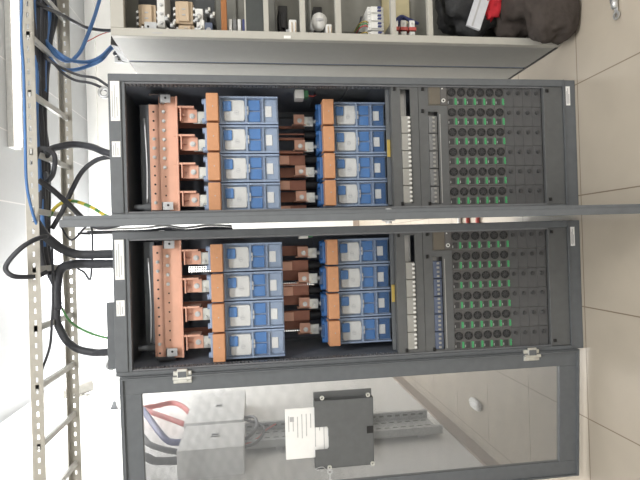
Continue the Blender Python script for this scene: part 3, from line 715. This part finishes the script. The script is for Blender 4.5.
# coiled cable end at the front rail
cable([(.36, .13, 2.335), (.42, .11, 2.30), (.40, .13, 2.255), (.33, .16, 2.27), (.30, .2, 2.31), (.34, .24, 2.335)], .010, RUBBER, 'short black cable coil hanging at the front ladder rail')
cable([(.30, .17, 2.335), (.26, .2, 2.29), (.20, .26, 2.245), (.13, .3, 2.19), (.10, .28, 2.12), (.118, .26, TOP)], .012, RUBBER, 'black cable above the open door running into the upper cabinet')

# clutter in the gap between the dark cabinets and behind them
for i, (x, y, m, r) in enumerate(((.082, .52, RUBBER, .006), (.104, .58, WHITEP, .006), (.094, .66, RUBBER, .006))):
    cable([(x, y, 2.30), (x, y, 2.02), (x+.01, y+.02, 1.9), (x-.004, y, 1.8), (x+.008, y+.03, 1.68), (x, y+.02, 1.56)], r, m, f'{"white" if m is WHITEP else "black"} cable in the gap between the dark cabinets, {ORD[i]} from the front', 'gap_cable', 'cables in the gap')
cable([(.05, .95, .012), (.12, 1.0, .014), (.2, .94, .012), (.24, 1.1, .012), (.12, 1.15, .012), (.02, 1.08, .012)], .012, CRED, 'red cable on the floor behind the gap between dark cabinets', 'red_cable')
cable([(.02, 1.25, .014), (.13, 1.28, .014), (.26, 1.22, .014)], .014, WHITEP, 'white cable on the floor behind the gap between dark cabinets', 'white_cable')

# ------------------------------------------------------------------ left wall behind the mesh door
def steel_box(y0, y1, z0, z1, d, label):
    t = thing('steel_box', (XL, y0, z0), label, 'steel box', 'steel boxes on the left wall')
    MB().box(0, d, 0, y1-y0, 0, z1-z0, .003).build('casing', BRUSH, t)
    yy = (y1-y0)*.45; zz = (z1-z0)*.47
    s_ = MB().box(d-.001, d+.004, yy, yy+.05, zz-.026, zz+.026, .001).build('pull_plate', ZINC, t); MB().box(d+.003, d+.005, yy+.012, yy+.038, zz-.02, zz+.02).build('pull_slot', BLACK, s_)
steel_box(1.03, 1.45, 1.545, 1.945, .172, 'brushed steel box on the wall, nearer one behind the mesh door')
steel_box(1.62, 2.35, 1.56, 1.985, .13, 'brushed steel box on the wall, farther one behind the mesh door')
tr = thing('cable_tray', (XL, 1.25, 0), 'galvanised perforated cable tray running along the wall behind the mesh door', 'cable tray')
m = MB().box(.03, .033, .07, .40, .17, 1.62)
for yy in (.05, .377):
    m.box(.03, .09, yy+.02, yy+.023, .17, 1.62); m.box(.085, .09, yy+.005, yy+.038, .17, 1.62)
m.build('tray', TRAYM, tr)
s = MB()
for yy in (.13, .23, .33):
    z = .2
    while z < 1.6: s.box(.0335, .0345, yy, yy+.022, z, z+.035); z += .062
z = .2
while z < 1.6: s.box(.058, .072, .3955, .3965, z, z+.035); z += .062
s.build('slots', mat('slot_shadow', (96, 98, 98), .6), tr)
MB().box(.001, .03, .1, .13, .3, .34).box(.001, .03, .35, .38, .3, .34).box(.001, .03, .1, .13, 1.3, 1.34).build('standoff', ZINC, tr)
XW = -1.30
def wc(pts, r, m, label, name):
    cable([(XW, y, z) for y, z in pts], r, m, label, name)
wc([(2.16, 2.399), (2.19, 2.294), (2.244, 2.167), (2.141, 2.071), (1.95, 1.985)], .020, CRED, 'red cable looping into the far steel box on the wall', 'red_cable')
wc([(2.16, 2.40), (2.03, 2.287), (1.85, 2.119), (1.70, 1.985)], .020, CRED, 'red cable running straight into the far steel box', 'red_cable')
cable([(-1.26, 2.0, 2.349), (-1.27, 1.79, 2.254), (-1.28, 1.52, 2.132), (-1.30, 1.40, 2.05), (-1.30, 1.36, 1.945)], .022, CNAVY, 'navy cable running down into the near steel box', 'blue_cable')
cable([(-1.26, 1.55, 2.3), (-1.27, 1.44, 2.228), (-1.28, 1.33, 2.164), (-1.29, 1.25, 2.06), (-1.30, 1.2, 1.945)], .019, RUBBER, 'black cable into the near steel box, upper one', 'black_cable')
cable([(-1.28, 1.2, 2.25), (-1.28, 1.126, 2.142), (-1.29, 1.08, 2.077), (-1.30, 1.08, 1.945)], .024, RUBBER, 'fat black cable into the near steel box, lower one', 'black_cable')
cable([(-1.30, 1.76, 1.56), (-1.27, 1.66, 1.485), (-1.26, 1.47, 1.464), (-1.27, 1.35, 1.498), (-1.30, 1.33, 1.545)], .012, RUBBER, 'dark cable linking the two steel boxes on the wall', 'black_cable')
cable([(-1.30, 1.2, 1.545), (-1.29, 1.24, 1.47), (-1.29, 1.4, 1.42), (-1.29, 1.55, 1.43), (-1.30, 1.72, 1.56)], .009, RUBBER, 'thin dark cable looping under the two steel boxes', 'black_cable')
cable([(-1.32, 1.3, 1.545), (-1.31, 1.36, 1.46), (-1.31, 1.5, 1.40), (-1.31, 1.6, 1.33)], .006, CRED, 'thin red wire below the steel boxes on the wall', 'red_wire')
# wall fixture and bracket high on the left wall
fx = thing('wall_fixture', (XL, 2.95, 3.13), 'small white bullet fixture on a bracket high on the left wall', 'camera')
MB().cyl((0, 0, 0), .05, .015, 'x', 20).cyl((.01, 0, 0), .014, .08, (1, .1, .6), 12).build('bracket', WHITEP, fx)
dd = Vector((.05, .42, -.42)); MB().cyl((.06, -.09, .14), .05, .24, dd, 20).ring((.067, -.01, .06), .062, .054, .17, dd).build('housing', mat('fixture_white', (150, 149, 144), .5), fx)
MB().tube([(.05, -.1, .15), (.03, -.2, .17), (.0, -.32, .24)], .008, 8).build('lead', INK, fx, True)
o = thing('wall_bracket', (XL, 2.50, 2.68), 'grey metal bracket on the left wall above the mesh door', 'bracket')
MB().prism([(0, 0), (.07, .015), (.07, .03), (0, .055)], 'y', 0, .025).box(0, .004, -.01, .035, -.01, .065).build('arm', GREY, o)
pp = MB().blob((-1.105, 1.11, .018), (.035, .075, .018), 12, .3, 2, 3, .001, 3)
tag(pp.build('tissue', PAPER, None, True), 'crumpled white tissue on the floor tiles seen through the mesh door', 'tissue')

# ------------------------------------------------------------------ lamps
lp = thing('ceiling_lamp', (-.36, 3.90, HC), 'bright glowing ceiling lamp behind the ladder', 'ceiling lamp')
MB().ring((0, 0, -.05), .14, .125, .05, 'z').build('rim', WHITEP, lp); MB().cyl((0, 0, -.045), .124, .03, 'z', 28).build('diffuser', LAMP, lp)
tl = thing('ceiling_light', (1.9, 2.66, HC), 'long white strip light on the ceiling at the upper left', 'ceiling light')
MB().box(-.98, 1.2, -.07, .07, -.05, 0, .004).build('housing', WHITEP, tl); MB().box(-.96, 1.18, -.055, .055, -.07, -.045, .008).build('diffuser', TUBE, tl)

def area(name, loc, sx, sy, power, rot=(0, 0, 0), col=(1, .98, .95)):
    l = bpy.data.lights.new(name, 'AREA'); l.shape = 'RECTANGLE'; l.size = sx; l.size_y = sy; l.energy = power; l.color = col
    o = bpy.data.objects.new(name, l); COL.objects.link(o); o.location = loc; o.rotation_euler = rot
    return o
area('area_lamp', (.2, -2.0, 3.45), 1.6, .3, 64)  # unseen lamp added to light the cabinet fronts
area('area_lamp', (1.6, -3.0, 3.5), 1.6, .3, 40)  # second unseen lamp, added for more light from the front
area('area_lamp', (-.85, 2.4, 3.5), .7, 1.6, 60)  # lamp added without a fixture to brighten the left wall
area('area_lamp', (2.1, 2.66, 3.46), 1.8, .1, 30)
pl = bpy.data.lights.new('lamp_bulb', 'POINT'); pl.energy = 110; pl.shadow_soft_size = .12
o = bpy.data.objects.new('lamp_bulb', pl); COL.objects.link(o); o.location = (-.36, 3.9, HC-.22)

w = bpy.data.worlds.new('World'); S.world = w; w.use_nodes = True
bg = w.node_tree.nodes['Background']; bg.inputs['Color'].default_value = (.93, .96, 1, 1); bg.inputs['Strength'].default_value = .3

# ------------------------------------------------------------------ camera (the photograph lies on its side)
F, D, HCAM = 495.86, 2.0436, 1.4412
yaw, pitch, roll = .0063, -.1304, -.0291
cy, sy, cp, sp = math.cos(yaw), math.sin(yaw), math.cos(pitch), math.sin(pitch)
fwd = Vector((sy*cp, cy*cp, sp)); right = Vector((cy, -sy, 0)); up = right.cross(fwd)
r2 = math.cos(roll)*right + math.sin(roll)*up; u2 = -math.sin(roll)*right + math.cos(roll)*up
M = Matrix((-u2, r2, -fwd)).transposed().to_4x4(); M.translation = (0, -D, HCAM)
cam = bpy.data.cameras.new('Camera'); cam.sensor_width = 36; cam.sensor_fit = 'HORIZONTAL'; cam.lens = 36*F/640; cam.clip_start = .05
co = bpy.data.objects.new('Camera', cam); COL.objects.link(co); co.matrix_world = M; S.camera = co

S.view_settings.view_transform = 'Standard'; S.view_settings.look = 'None'
S.view_settings.exposure = 0.35; S.view_settings.gamma = 1; S.view_settings.use_curve_mapping = False
try:
    S.cycles.use_denoising = True; S.cycles.max_bounces = 6; S.cycles.transparent_max_bounces = 12
except Exception: pass
